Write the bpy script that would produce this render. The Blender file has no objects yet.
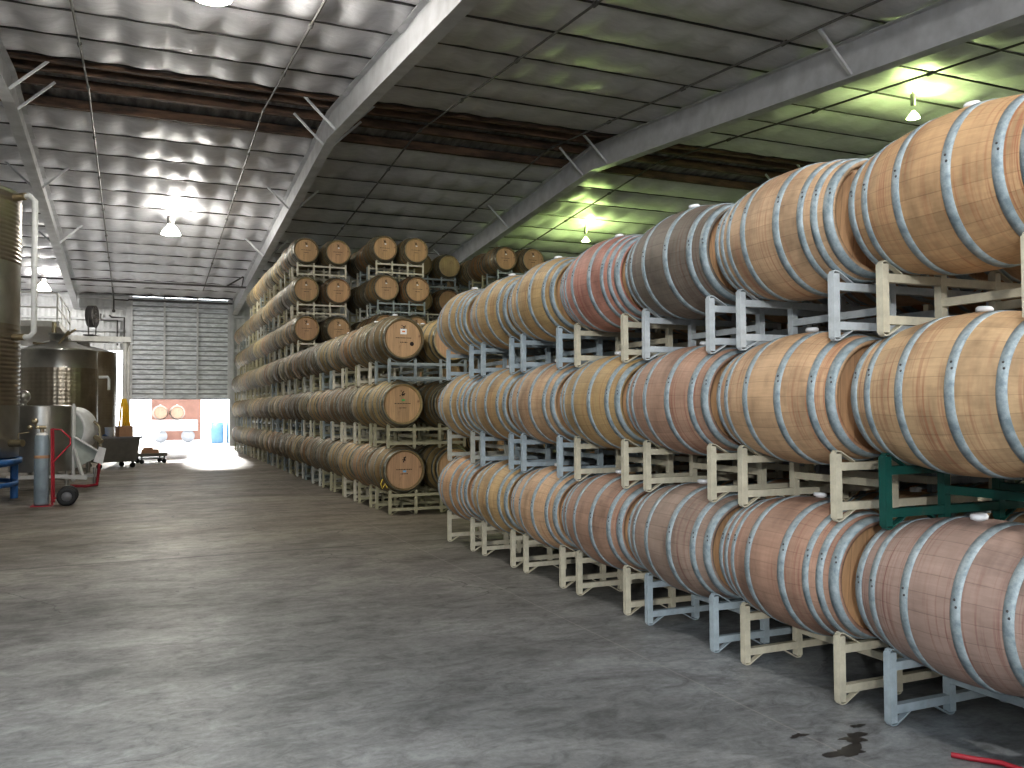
import bpy, math, random
from math import sin, cos, pi, sqrt
from mathutils import Matrix, Vector
random.seed(7)
scene = bpy.context.scene
col = scene.collection

# ------------------------------------------------------------------ helpers
class MB:
    """collects verts / faces / material indices / uv and builds ONE mesh object"""
    def __init__(s): s.v=[]; s.f=[]; s.m=[]; s.sm=[]; s.uv=[]
    def add(s, vs, fs, mi=0, smooth=False, uvs=None, mat=None):
        b=len(s.v)
        s.v += [tuple(mat@Vector(p)) if mat is not None else tuple(p) for p in vs]
        for i,f in enumerate(fs):
            s.f.append([b+k for k in f]); s.m.append(mi); s.sm.append(smooth)
            s.uv.append(uvs[i] if uvs else None)
    def box(s, x0,x1,y0,y1,z0,z1, mi=0, mat=None):
        vs=[(x,y,z) for z in (z0,z1) for y in (y0,y1) for x in (x0,x1)]
        s.add(vs,[(0,2,3,1),(4,5,7,6),(0,1,5,4),(2,6,7,3),(0,4,6,2),(1,3,7,5)],mi,mat=mat)
    def bar(s, a, b, w, h, mi=0, up=(0,0,1)):
        a=Vector(a); b=Vector(b); d=(b-a).normalized(); up=Vector(up)
        if abs(d.dot(up))>.95: up=Vector((0,1,0))
        r=d.cross(up).normalized()*(w/2); u=r.cross(d).normalized()*(h/2)
        vs=[p+sx*r+sy*u for p in (a,b) for sx,sy in ((-1,-1),(1,-1),(1,1),(-1,1))]
        s.add(vs,[(0,1,2,3),(7,6,5,4),(0,4,5,1),(1,5,6,2),(2,6,7,3),(3,7,4,0)],mi)
    def tube(s, pts, r, n=10, mi=0, cap=True, smooth=True):
        pts=[Vector(p) for p in pts]; rs=r if isinstance(r,(list,tuple)) else [r]*len(pts)
        rings=[]; prev=None
        for i,p in enumerate(pts):
            d=(pts[min(i+1,len(pts)-1)]-pts[max(i-1,0)]).normalized()
            if prev is None:
                a=Vector((0,0,1)) if abs(d.z)<.9 else Vector((1,0,0)); x=d.cross(a).normalized()
            else:
                x=(prev-d*prev.dot(d)).normalized()
            prev=x; y=d.cross(x)
            rings.append([p+(x*cos(2*pi*k/n)+y*sin(2*pi*k/n))*rs[i] for k in range(n)])
        vs=[q for R in rings for q in R]; fs=[]
        for i in range(len(pts)-1):
            for k in range(n):
                fs.append((i*n+k,i*n+(k+1)%n,(i+1)*n+(k+1)%n,(i+1)*n+k))
        s.add(vs,fs,mi,smooth)
        if cap:
            s.add(rings[0],[tuple(reversed(range(n)))],mi); s.add(rings[-1],[tuple(range(n))],mi)
    def lathe(s, prof, n=32, mi=0, mat=None, smooth=True, axis='z', a0=0., a1=2*pi, uv=False):
        full=abs(a1-a0-2*pi)<1e-6; m=n if full else n+1
        vs=[]
        for (t,r) in prof:
            for k in range(m):
                a=a0+(a1-a0)*k/n
                if axis=='z': vs.append((r*cos(a),r*sin(a),t))
                elif axis=='y': vs.append((r*sin(a),t,r*cos(a)))
                else: vs.append((t,r*cos(a),r*sin(a)))
        fs=[];uvs=[]
        for i in range(len(prof)-1):
            for k in range(n):
                k2=(k+1)%m
                fs.append((i*m+k,i*m+k2,(i+1)*m+k2,(i+1)*m+k))
                if uv:
                    u0=k/n;u1=(k+1)/n;v0=prof[i][0];v1=prof[i+1][0]
                    uvs.append([(u0,v0),(u1,v0),(u1,v1),(u0,v1)])
        s.add(vs,fs,mi,smooth,uvs if uv else None,mat)
    def grid(s, nx, ny, fn, mi=0, smooth=True):
        vs=[fn(i/nx,j/ny) for j in range(ny+1) for i in range(nx+1)]
        fs=[(j*(nx+1)+i,j*(nx+1)+i+1,(j+1)*(nx+1)+i+1,(j+1)*(nx+1)+i) for j in range(ny) for i in range(nx)]
        s.add(vs,fs,mi,smooth)
    def mesh(s,name,mats):
        me=bpy.data.meshes.new(name); me.from_pydata(s.v,[],s.f)
        for m in (mats if isinstance(mats,(list,tuple)) else [mats]): me.materials.append(m)
        for p,mi,sm in zip(me.polygons,s.m,s.sm): p.material_index=mi; p.use_smooth=sm
        if any(u is not None for u in s.uv):
            L=me.uv_layers.new(name='UVMap')
            for p,u in zip(me.polygons,s.uv):
                if u is not None:
                    for li,c in zip(p.loop_indices,u): L.data[li].uv=c
        me.update(); return me
    def build(s,name,mats,parent=None,loc=(0,0,0)):
        o=bpy.data.objects.new(name,s.mesh(name,mats)); col.objects.link(o); o.location=loc
        if parent: o.parent=parent
        return o

def tag(o,label=None,cat=None,group=None,kind=None):
    if label: o['label']=label
    if cat: o['category']=cat
    if group: o['group']=group
    if kind: o['kind']=kind
    return o
def empty(name,loc=(0,0,0),rz=0):
    o=bpy.data.objects.new(name,None); col.objects.link(o); o.location=loc; o.rotation_euler=(0,0,rz)
    o.empty_display_size=.1
    return o
def link(name,me,parent=None,loc=(0,0,0),rot=(0,0,0),color=None):
    o=bpy.data.objects.new(name,me); col.objects.link(o); o.location=loc; o.rotation_euler=rot
    if parent: o.parent=parent
    if color: o.color=color
    return o
def copy_tree(o,parent=None,kids=None):
    c=o.copy(); col.objects.link(c); c.parent=parent
    for ch in kids[o.name] if kids else list(o.children): copy_tree(ch,c)
    return c
def struct(o): o['kind']='structure'; return o
ORD=['first','second','third','fourth','fifth','sixth','seventh','eighth','ninth','tenth','eleventh','twelfth','thirteenth',
 'fourteenth','fifteenth','sixteenth','seventeenth','eighteenth','nineteenth','twentieth','twenty-first','twenty-second',
 'twenty-third','twenty-fourth','twenty-fifth','twenty-sixth','twenty-seventh']

# ------------------------------------------------------------------ materials
def newmat(name):
    m=bpy.data.materials.new(name); m.use_nodes=True; nt=m.node_tree
    return m,nt,nt.nodes,nt.links,nt.nodes['Principled BSDF']
def mth(nt,op,a,b=None,c=None,clamp=False):
    n=nt.nodes.new('ShaderNodeMath'); n.operation=op; n.use_clamp=clamp
    for i,v in enumerate((a,b,c)):
        if v is None: continue
        if isinstance(v,(int,float)): n.inputs[i].default_value=v
        else: nt.links.new(v,n.inputs[i])
    return n.outputs[0]
def mix(nt,fac,a,b,mode='MIX'):
    n=nt.nodes.new('ShaderNodeMix'); n.data_type='RGBA'; n.blend_type=mode
    for i,v in ((0,fac),(6,a),(7,b)):
        if isinstance(v,(int,float)): n.inputs[i].default_value=v
        elif isinstance(v,tuple): n.inputs[i].default_value=(v[0],v[1],v[2],1)
        else: nt.links.new(v,n.inputs[i])
    return n.outputs[2]
def noise(nt,vec,scale,detail=4,rough=.55,dist=0):
    n=nt.nodes.new('ShaderNodeTexNoise'); n.inputs['Scale'].default_value=scale
    n.inputs['Detail'].default_value=detail; n.inputs['Roughness'].default_value=rough; n.inputs['Distortion'].default_value=dist
    if vec is not None: nt.links.new(vec,n.inputs['Vector'])
    return n.outputs['Fac']
def mapping(nt,vec,sc=(1,1,1),loc=(0,0,0)):
    n=nt.nodes.new('ShaderNodeMapping'); n.inputs['Scale'].default_value=sc; n.inputs['Location'].default_value=loc
    nt.links.new(vec,n.inputs['Vector']); return n.outputs[0]
def ramp(nt,fac,stops):
    n=nt.nodes.new('ShaderNodeValToRGB'); cr=n.color_ramp
    while len(cr.elements)<len(stops): cr.elements.new(.5)
    for e,(p,c) in zip(cr.elements,stops):
        e.position=p; e.color=(c,c,c,1) if isinstance(c,(int,float)) else (c[0],c[1],c[2],1)
    nt.links.new(fac,n.inputs[0]); return n.outputs[0]
def coord(nt,kind='Object'):
    n=nt.nodes.new('ShaderNodeTexCoord'); return n.outputs[kind]
def bump(nt,h,strength=.3,dist=.01):
    n=nt.nodes.new('ShaderNodeBump'); n.inputs['Strength'].default_value=strength; n.inputs['Distance'].default_value=dist
    nt.links.new(h,n.inputs['Height']); return n.outputs[0]

def simple(name,c,rough=.5,metal=0.,var=.15,scale=8,coat=0.):
    m,nt,N,L,b=newmat(name)
    f=noise(nt,coord(nt),scale,4)
    f2=ramp(nt,f,[(.3,1-var),(.7,1+var*.3)])
    L.new(mix(nt,1.,(c[0],c[1],c[2]),f2,'MULTIPLY'),b.inputs['Base Color'])
    b.inputs['Roughness'].default_value=rough; b.inputs['Metallic'].default_value=metal
    return m
def tinted(name,rough=.5,metal=0.,rust=.0,scale=14):
    """colour comes from the object, with a little wear"""
    m,nt,N,L,b=newmat(name)
    oi=N.new('ShaderNodeObjectInfo'); f=noise(nt,coord(nt),scale,5,.65)
    c=mix(nt,1.,oi.outputs['Color'],ramp(nt,f,[(.3,.8),(.65,1.03)]),'MULTIPLY')
    if rust: c=mix(nt,mth(nt,'MULTIPLY',ramp(nt,noise(nt,coord(nt),7,6,.7),[(.62,0.),(.7,1.)]),rust),c,(.22,.10,.05))
    L.new(c,b.inputs['Base Color'])
    b.inputs['Roughness'].default_value=rough; b.inputs['Metallic'].default_value=metal
    return m

def wood_body():
    m,nt,N,L,b=newmat('barrel_oak')
    oi=N.new('ShaderNodeObjectInfo')
    uv=N.new('ShaderNodeUVMap'); sep=N.new('ShaderNodeSeparateXYZ'); L.new(uv.outputs[0],sep.inputs[0])
    u,v=sep.outputs[0],sep.outputs[1]
    un=mth(nt,'ADD',mth(nt,'MULTIPLY',u,27.),mth(nt,'MULTIPLY',oi.outputs['Random'],9.))
    idx=mth(nt,'FLOOR',un); fr=mth(nt,'FRACT',un)
    wn=N.new('ShaderNodeTexWhiteNoise'); wn.noise_dimensions='2D'
    cb=N.new('ShaderNodeCombineXYZ'); L.new(idx,cb.inputs[0]); L.new(oi.outputs['Random'],cb.inputs[1]); L.new(cb.outputs[0],wn.inputs['Vector'])
    stv=mth(nt,'MULTIPLY_ADD',wn.outputs['Value'],.16,.92)
    edge=mth(nt,'ABSOLUTE',mth(nt,'SUBTRACT',fr,.5))
    line=ramp(nt,edge,[(.46,1.),(.497,.74)])
    # object-space grain: long along the staves (y)
    rnd=mth(nt,'MULTIPLY',oi.outputs['Random'],37.)
    oc=coord(nt); off=N.new('ShaderNodeVectorMath'); off.operation='ADD'
    cc=N.new('ShaderNodeCombineXYZ'); 
    for k in range(3): L.new(rnd,cc.inputs[k])
    L.new(oc,off.inputs[0]); L.new(cc.outputs[0],off.inputs[1]); P=off.outputs[0]
    grain=ramp(nt,noise(nt,mapping(nt,P,(60,5,60)),1.,5,.6),[(.25,.84),(.75,1.08)])
    blot=ramp(nt,noise(nt,mapping(nt,P,(2.6,5,2.6)),1.,4,.6),[(.30,.55),(.50,.98),(.72,1.18)])
    # runs and rubbing that go round the barrel
    ring=noise(nt,mapping(nt,P,(1.6,70,1.6)),1.,4,.6,.3)
    ringm=ramp(nt,ring,[(.5,0.),(.66,1.)])
    patch=ramp(nt,noise(nt,mapping(nt,P,(2.,3.,2.)),1.,3,.5),[(.4,.1),(.62,1.)])
    c=mix(nt,1.,oi.outputs['Color'],mix(nt,1.,grain,blot,'MULTIPLY'),'MULTIPLY')
    sv=N.new('ShaderNodeCombineColor'); 
    for k in range(3): L.new(stv,sv.inputs[k])
    c=mix(nt,1.,c,sv.outputs[0],'MULTIPLY')
    c=mix(nt,mth(nt,'MULTIPLY',mth(nt,'MULTIPLY',ringm,patch),.8),c,mix(nt,1.,oi.outputs['Color'],(.62,.36,.34),'MULTIPLY'))
    dk=ramp(nt,noise(nt,mapping(nt,P,(9,5,9)),1.,6,.7),[(.66,0.),(.74,1.)])
    c=mix(nt,mth(nt,'MULTIPLY',dk,.4),c,(.10,.06,.045))
    c=mix(nt,1.,c,line,'MULTIPLY')
    L.new(c,b.inputs['Base Color']); b.inputs['Roughness'].default_value=.62
    L.new(bump(nt,line,.3,.002),b.inputs['Normal'])
    return m
def wood_head():
    m,nt,N,L,b=newmat('barrel_head_oak')
    oi=N.new('ShaderNodeObjectInfo'); oc=coord(nt); sep=N.new('ShaderNodeSeparateXYZ'); L.new(oc,sep.inputs[0])
    un=mth(nt,'MULTIPLY_ADD',sep.outputs[0],11.,mth(nt,'MULTIPLY',oi.outputs['Random'],5.))
    idx=mth(nt,'FLOOR',un); fr=mth(nt,'FRACT',un)
    wn=N.new('ShaderNodeTexWhiteNoise'); wn.noise_dimensions='1D'; L.new(mth(nt,'ADD',idx,mth(nt,'MULTIPLY',oi.outputs['Random'],50.)),wn.inputs['W'])
    stv=mth(nt,'MULTIPLY_ADD',wn.outputs['Value'],.22,.88); sv=N.new('ShaderNodeCombineColor')
    for k in range(3): L.new(stv,sv.inputs[k])
    line=ramp(nt,mth(nt,'ABSOLUTE',mth(nt,'SUBTRACT',fr,.5)),[(.47,1.),(.497,.6)])
    g=ramp(nt,noise(nt,mapping(nt,oc,(45,45,4)),1.,4,.6),[(.3,.82),(.7,1.1)])
    st=ramp(nt,noise(nt,oc,7,5,.6),[(.62,0.),(.72,.5)])
    c=mix(nt,1.,oi.outputs['Color'],g,'MULTIPLY'); c=mix(nt,1.,c,sv.outputs[0],'MULTIPLY'); c=mix(nt,1.,c,line,'MULTIPLY')
    c=mix(nt,st,c,(.13,.05,.035))
    L.new(c,b.inputs['Base Color']); b.inputs['Roughness'].default_value=.6
    return m
def hoop_mat():
    m,nt,N,L,b=newmat('galvanised_hoop')
    oi=N.new('ShaderNodeObjectInfo'); f=noise(nt,coord(nt),22,5,.7)
    L.new(mix(nt,ramp(nt,f,[(.35,0.),(.7,1.)]),(.20,.255,.28),(.42,.48,.51)),b.inputs['Base Color'])
    b.inputs['Metallic'].default_value=.15; b.inputs['Roughness'].default_value=.5
    return m
def steel_hoop_dark():
    m,nt,N,L,b=newmat('weathered_hoop')
    f=noise(nt,coord(nt),18,5,.7)
    L.new(mix(nt,ramp(nt,f,[(.35,0.),(.7,1.)]),(.10,.10,.08),(.27,.27,.22)),b.inputs['Base Color'])
    b.inputs['Metallic'].default_value=.5; b.inputs['Roughness'].default_value=.42
    return m
M={}
M['oak']=wood_body(); M['head']=wood_head(); M['hoop']=hoop_mat(); M['hoop_dark']=steel_hoop_dark()
M['rack']=tinted('rack_paint',.45,0,.35)
M['bung']=simple('silicone_bung',(.80,.82,.84),.5)
M['paint_grey']=simple('girder_paint',(.56,.57,.59),.5,0,.2,3)
M['ink']=simple('stencil_ink',(.035,.022,.018),.7)
M['paper']=simple('paper_label',(.85,.83,.80),.7,0,.05)
M['orange_ink']=simple('orange_print',(.75,.22,.05),.6)
M['green_paper']=simple('green_label',(.12,.5,.15),.6)
M['blue_paper']=simple('blue_label',(.2,.42,.65),.6)
M['yellow']=simple('yellow_plastic',(.72,.55,.08),.5)
M['hose_yellow']=simple('yellow_hose',(.78,.48,.03),.5)
M['black']=simple('black_rubber',(.03,.03,.03),.6)
M['pipe_dark']=simple('dark_pipe',(.09,.085,.085),.5,.2)
M['pipe_grey']=simple('conduit_grey',(.16,.155,.15),.5,.3)
M['white_pipe']=simple('white_pipe',(.82,.83,.82),.35)
M['white_paint']=simple('white_paint',(.72,.72,.70),.5)
M['blue_paint']=simple('blue_stand_paint',(.05,.17,.42),.45)
M['red_paint']=simple('red_trolley_paint',(.45,.03,.05),.45)
M['gas_grey']=simple('gas_cylinder_paint',(.30,.36,.40),.35,.1,.2,5)
M['brass']=simple('brass_valve',(.42,.36,.25),.35,.8)
M['steel']=simple('brushed_steel',(.50,.49,.46),.30,.85,.25,2.5)
M['steel_warm']=simple('tank_steel_warm',(.40,.355,.29),.30,.85,.25,2.)
M['bin']=simple('bin_plastic_dark',(.19,.18,.16),.55)
M['card']=simple('cardboard',(.50,.30,.18),.8)
M['ply']=simple('plywood_board',(.20,.10,.072),.8,0,.25,2)
M['greyplastic']=simple('grey_plastic',(.25,.25,.26),.6)
M['press_face']=simple('press_face_paint',(.50,.54,.50),.45)
M['door_gap']=simple('door_groove',(.36,.37,.39),.6)
M['bluebin']=simple('blue_drum',(.05,.12,.2),.5)
M['trailer_white']=simple('trailer_white',(.8,.8,.8),.5)

def insulation():
    m,nt,N,L,b=newmat('ceiling_insulation')
    oc=coord(nt)
    f=noise(nt,mapping(nt,oc,(.6,.9,1)),1.,5,.6); g=noise(nt,mapping(nt,oc,(3,9,3)),1.,5,.65,.5)
    c=mix(nt,ramp(nt,f,[(.3,0.),(.7,1.)]),(.52,.52,.55),(.72,.72,.75))
    c=mix(nt,1.,c,ramp(nt,g,[(.3,.86),(.7,1.05)]),'MULTIPLY')
    L.new(c,b.inputs['Base Color']); b.inputs['Roughness'].default_value=.5; b.inputs['Metallic'].default_value=.08
    L.new(bump(nt,g,.35,.03),b.inputs['Normal'])
    return m
def rusty():
    m,nt,N,L,b=newmat('rusty_purlin')
    oc=coord(nt); f=noise(nt,mapping(nt,oc,(1.2,6,6)),1.,6,.7)
    L.new(mix(nt,ramp(nt,f,[(.38,0.),(.6,1.)]),(.05,.036,.03),(.19,.115,.075)),b.inputs['Base Color'])
    b.inputs['Roughness'].default_value=.75; return m
def corrug(name,c0,c1,sc=(1,1,1)):
    m,nt,N,L,b=newmat(name); oc=coord(nt)
    f=noise(nt,mapping(nt,oc,sc),1.,5,.7)
    L.new(mix(nt,ramp(nt,f,[(.35,0.),(.65,1.)]),c0,c1),b.inputs['Base Color']); b.inputs['Roughness'].default_value=.55
    return m
def concrete():
    m,nt,N,L,b=newmat('floor_concrete'); oc=coord(nt)
    sep=N.new('ShaderNodeSeparateXYZ'); L.new(oc,sep.inputs[0]); X,Y=sep.outputs[0],sep.outputs[1]
    a=noise(nt,mapping(nt,oc,(.45,.8,1)),1.,6,.62,.4); s=noise(nt,mapping(nt,oc,(2.0,3.4,1)),1.,6,.68,.6); d=noise(nt,oc,26,5,.75); e=noise(nt,mapping(nt,oc,(5,8,1)),1.,7,.75,1.2)
    c=mix(nt,ramp(nt,a,[(.32,0.),(.68,1.)]),(.135,.135,.13),(.29,.29,.28))
    c=mix(nt,1.,c,ramp(nt,s,[(.30,.68),(.5,1.),(.70,1.2)]),'MULTIPLY')
    c=mix(nt,1.,c,ramp(nt,d,[(.3,.78),(.7,1.15)]),'MULTIPLY')
    c=mix(nt,1.,c,ramp(nt,e,[(.34,.62),(.5,1.),(.66,1.25)]),'MULTIPLY')
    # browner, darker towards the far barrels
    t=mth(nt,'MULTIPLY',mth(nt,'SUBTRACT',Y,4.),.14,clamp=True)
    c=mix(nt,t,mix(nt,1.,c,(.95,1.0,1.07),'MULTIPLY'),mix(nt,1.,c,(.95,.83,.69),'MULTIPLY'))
    # joints
    wob=mth(nt,'MULTIPLY',mth(nt,'SUBTRACT',noise(nt,oc,3,3,.6),.5),.03)
    def joint(ax,pos,w):
        dd=mth(nt,'ABSOLUTE',mth(nt,'SUBTRACT',mth(nt,'ADD',ax,wob),pos))
        return mth(nt,'LESS_THAN',dd,w)
    j=mth(nt,'MAXIMUM',joint(Y,9.1,.028),joint(Y,18.2,.05)); j=mth(nt,'MAXIMUM',j,joint(Y,0,.012)); 
    j2=joint(X,2.69,.006)
    # wandering hairline cracks
    vo=N.new('ShaderNodeTexVoronoi'); vo.feature='DISTANCE_TO_EDGE'; vo.inputs['Scale'].default_value=.42
    dv=N.new('ShaderNodeVectorMath'); dv.operation='ADD'; nn=N.new('ShaderNodeTexNoise'); nn.inputs['Scale'].default_value=2.4; nn.inputs['Detail'].default_value=6
    L.new(oc,nn.inputs['Vector']); sc_=N.new('ShaderNodeVectorMath'); sc_.operation='SCALE'; sc_.inputs['Scale'].default_value=.5
    L.new(nn.outputs['Color'],sc_.inputs[0]); L.new(oc,dv.inputs[0]); L.new(sc_.outputs[0],dv.inputs[1]); L.new(dv.outputs[0],vo.inputs['Vector'])
    crk=mth(nt,'MULTIPLY',mth(nt,'LESS_THAN',vo.outputs['Distance'],.0028),ramp(nt,noise(nt,oc,.5,2),[(.5,0.),(.56,1.)]))
    c=mix(nt,mth(nt,'MULTIPLY',mth(nt,'MAXIMUM',j,crk),.6),c,(.03,.028,.026))
    c=mix(nt,mth(nt,'MULTIPLY',j2,.3),c,(.42,.40,.37))
    L.new(c,b.inputs['Base Color'])
    r=ramp(nt,mth(nt,'ADD',mth(nt,'MULTIPLY',s,.6),mth(nt,'MULTIPLY',a,.4)),[(.35,.60),(.65,.40)])
    L.new(r,b.inputs['Roughness']); L.new(bump(nt,s,.25,.01),b.inputs['Normal'])
    return m
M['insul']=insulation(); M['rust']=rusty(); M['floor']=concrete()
M['sheet']=corrug('corrugated_sheet',(.16,.16,.17),(.46,.46,.48),(5,1.2,.5))
M['wall']=corrug('wall_sheet',(.48,.49,.50),(.66,.67,.68),(.7,.7,1.5))
M['door']=corrug('door_slats',(.46,.49,.52),(.80,.83,.87),(2.,1.,7))
M['ground']=simple('yard_concrete',(.75,.74,.72),.8)

# ------------------------------------------------------------------ camera
F,YAW,PIT,ROL,H=862.2,.410,.030,-.006,1.431
fw=Vector((sin(YAW)*cos(PIT),cos(YAW)*cos(PIT),sin(PIT))); r0=Vector((cos(YAW),-sin(YAW),0)); u0=r0.cross(fw)
rr=r0*cos(ROL)+u0*sin(ROL); uu=-r0*sin(ROL)+u0*cos(ROL)
cd=bpy.data.cameras.new('camera'); cam=bpy.data.objects.new('camera',cd); col.objects.link(cam); scene.camera=cam
cd.sensor_width=36; cd.lens=F/1024*36; cd.clip_end=300; cd.clip_start=.05
mw=Matrix.Identity(4)
for i in range(3): mw[i][0]=rr[i]; mw[i][1]=uu[i]; mw[i][2]=-fw[i]
mw[0][3],mw[1][3],mw[2][3]=0,0,H
cam.matrix_world=mw

# ------------------------------------------------------------------ barrels
RB,RH,HL=.352,.281,.452
def rad(y): return RB-(RB-RH)*abs(y/HL)**1.9
H6=(.430,.328,.125); H8=(.4301,.357,.28,.130)
HW={.430:.048,.4301:.048,.328:.040,.357:.036,.28:.034,.125:.042,.130:.042}
def body_prof(n):
    ys=[-HL+2*HL*i/n for i in range(n+1)]
    p=[(-HL+.045,RH-.03),(-HL,RH-.022)]+[(y,rad(y)) for y in ys]+[(HL,RH-.022),(HL-.045,RH-.03)]
    return p
b=MB(); b.lathe(body_prof(20),64,0,axis='y',uv=True); ME_BODY=b.mesh('staves',M['oak'])
def hoop_prof(y,w,t=.0035):
    a,c=y-w/2,y+w/2
    return [(a,rad(a)-.002),(a,rad(a)+t),((a+c)/2,rad(y)+t),(c,rad(c)+t),(c,rad(c)-.002)]
def hoop_mesh(y,w,mat,n=64):
    b=MB(); b.lathe(hoop_prof(y,w),n,0,axis='y')
    for a in (-1.35,-1.27):           # rivets where the strap overlaps, on the aisle side
        r=rad(y)+.004; c=Vector((r*sin(a),y+(a+1.31)*.12,r*cos(a)))
        T=Matrix.Translation(c)@Matrix.Rotation(a,4,'Y')
        b.lathe([(0,.0055),(.003,.0045),(.004,.0)],8,1,mat=T)
    return b.mesh('hoop',[mat,M['pipe_dark']])
HM={}
for mk in ('hoop','hoop_dark'):
    for y in set(H6+H8):
        for s in (-1,1): HM[(mk,s*y)]=hoop_mesh(s*y,HW[y],M[mk])
def head_mesh():
    b=MB(); n=40; R=RH-.026
    vs=[(0,0,0)]+[(R*sin(2*pi*k/n),0,R*cos(2*pi*k/n)) for k in range(n)]
    b.add(vs,[(0,1+k,1+(k+1)%n) for k in range(n)]); return b.mesh('head',M['head'])
ME_HEAD=head_mesh()
b=MB(); b.lathe([(-.02,.020),(.004,.024),(.004,.034),(.018,.036),(.026,.030),(.026,0)],20,0); ME_BUNG=b.mesh('bung',M['bung'])
# far barrels: one mesh, a little more bulge
def far_barrel(hs,mk):
    b=MB(); b.lathe(body_prof(10),32,0,axis='y',uv=True)
    for y in hs:
        for s in (-1,1): b.lathe(hoop_prof(s*y,HW[y],.004),32,1,axis='y')
    R=RH-.028
    for y in (-HL+.04,HL-.04):
        vs=[(0,y,0)]+[(R*sin(2*pi*k/24),y,R*cos(2*pi*k/24)) for k in range(24)]
        b.add(vs,[((0,1+k,1+(k+1)%24) if y<0 else (0,1+(k+1)%24,1+k)) for k in range(24)],2)
    b.lathe([(RB-.005,.03),(RB+.02,.032),(RB+.026,0)],10,3)
    return b.mesh('wine_barrel',[M['oak'],M[mk],M['head'],M['bung']])
ME_FAR=[far_barrel(H6,'hoop_dark'),far_barrel(H8,'hoop_dark')]
ME_FARG=[far_barrel(H6,'hoop'),far_barrel(H8,'hoop')]

def near_barrel(hs,mk,bodyc,headc,loc):
    t=empty('wine_barrel',loc)
    link('staves',ME_BODY,t,color=bodyc)
    for y in hs:
        for s in (-1,1): link('hoop',HM[(mk,s*y)],t,color=bodyc)
    link('head',ME_HEAD,t,(0,-HL+.04,0),color=headc); link('head',ME_HEAD,t,(0,HL-.04,0),(0,0,pi),color=headc)
    link('bung',ME_BUNG,t,(0,0,RB))
    return t
def jit(c,a=.06):
    k=1+random.uniform(-a,a); return (c[0]*k,c[1]*k*(1+random.uniform(-a,a)*.3),c[2]*k*(1+random.uniform(-a,a)*.5),1)

# ------------------------------------------------------------------ racks
RW,RD,RT,TB=1.11,.354,.342,.039
PX=(0,RW/3,2*RW/3,RW)
def boxmesh(name,*a):
    b=MB(); b.box(*a); return b.mesh(name,M['rack'])
def strap_path(sx):      # from the post top inward, slanting on to the rail
    return [(sx*.0,0,-.03),(sx*.0,0,-.008),(sx*.012,0,0),(sx*.032,0,-.003),(sx*.125,0,-.056)]
def strap_into(b,x,y,z,sx,up):
    pts=[(x+p[0],y,z+p[2]*up) for p in strap_path(sx)]
    for a,c in zip(pts[:-1],pts[1:]): b.bar(a,c,.03,.006,0,up=(0,0,1) if abs(a[0]-c[0])>1e-6 else (1,0,0))
def cyl_y(): pass
ME_POST=boxmesh('post',-TB/2,TB/2,-TB/2,TB/2,.014,RT-.014)
ME_RAIL=boxmesh('rail',0,RW,-TB/2+.002,TB/2-.002,-TB/2,TB/2)
ME_CROSS=boxmesh('cross_bar',-TB/2+.003,TB/2-.003,-RD,RD,-TB/2,TB/2)
STR={}
for sx in (-1,1):
    for up in (-1,1):
        b=MB(); strap_into(b,-sx*(TB/2-.006),0,0,sx,up); STR[(sx,up)]=b.mesh('cradle_strap',M['rack'])
SXS=(1,-1,1,-1)
def near_rack(loc,c):
    t=empty('barrel_rack',loc)
    for y in (-RD,RD):
        for x,sx in zip(PX,SXS):
            link('post',ME_POST,t,(x,y,0),color=c)
            link('cradle_strap',STR[(sx,1)],t,(x,y,RT),color=c); link('cradle_strap',STR[(sx,-1)],t,(x,y,0),color=c)
        link('rail',ME_RAIL,t,(0,y,.265),color=c); link('rail',ME_RAIL,t,(0,y,.072),color=c)
    for x in PX[1:3]: link('cross_bar',ME_CROSS,t,(x,0,.165),color=c)
    return t
def far_rack_mesh():
    b=MB()
    for y in (-RD,RD):
        for x,sx in zip(PX,SXS):
            b.box(x-TB/2,x+TB/2,y-TB/2,y+TB/2,.003,RT-.003)
            b.bar((x,y,RT-.004),(x+sx*.125,y,RT-.056),.03,.006); b.bar((x,y,.004),(x+sx*.125,y,.056),.03,.006)
        b.box(0,RW,y-.019,y+.019,.244,.286); b.box(0,RW,y-.019,y+.019,.051,.093)
    for x in PX[1:3]: b.box(x-.018,x+.018,-RD,RD,.144,.186)
    return b.mesh('barrel_rack',M['rack'])
ME_FRACK=far_rack_mesh()
CREAM=(.62,.58,.46,1); BLUE=(.42,.49,.53,1); PALE=(.56,.60,.62,1); GREEN=(.01,.085,.07,1); LGREY=(.50,.50,.44,1); KHAKI=(.42,.39,.26,1); TEAL=(.30,.34,.33,1)

# ---- the near stack: three tiers of seven
TAN=(.52,.36,.225,1); OCH=(.46,.325,.17,1); PURP=(.33,.245,.205,1); ORNG=(.49,.315,.175,1); DARK=(.19,.16,.13,1); PINK=(.50,.26,.205,1); ROSE=(.40,.26,.19,1)
P1=.88; ZC=.604
tn=['bottom','middle','top']
near_spec=[ # per tier, from the camera outward: (colour, look, 8 hoops?)
 [(PURP,'greyish purple-stained',0),(ROSE,'reddish brown eight-hooped',1),(PURP,'purple-stained checked-looking',0),(ROSE,'rosy brown stained',0),(TAN,'plain tan',0),(OCH,'ochre brown',0),(ORNG,'orange brown',1)],
 [(TAN,'large pale tan sunlit',0),(TAN,'wine-streaked tan',0),(ROSE,'reddish streaked',0),(OCH,'yellowish tan',0),(TAN,'pale tan',0),(OCH,'dull ochre',0),(OCH,'golden brown',1)],
 [(ORNG,'orange-tan scuffed',0),(TAN,'light tan eight-hooped',1),(DARK,'dark weathered grey-brown',0),(PINK,'pinkish red',1),(OCH,'yellow-ochre',0),(OCH,'golden tan',0),(OCH,'mottled ochre',1)]]
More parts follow.
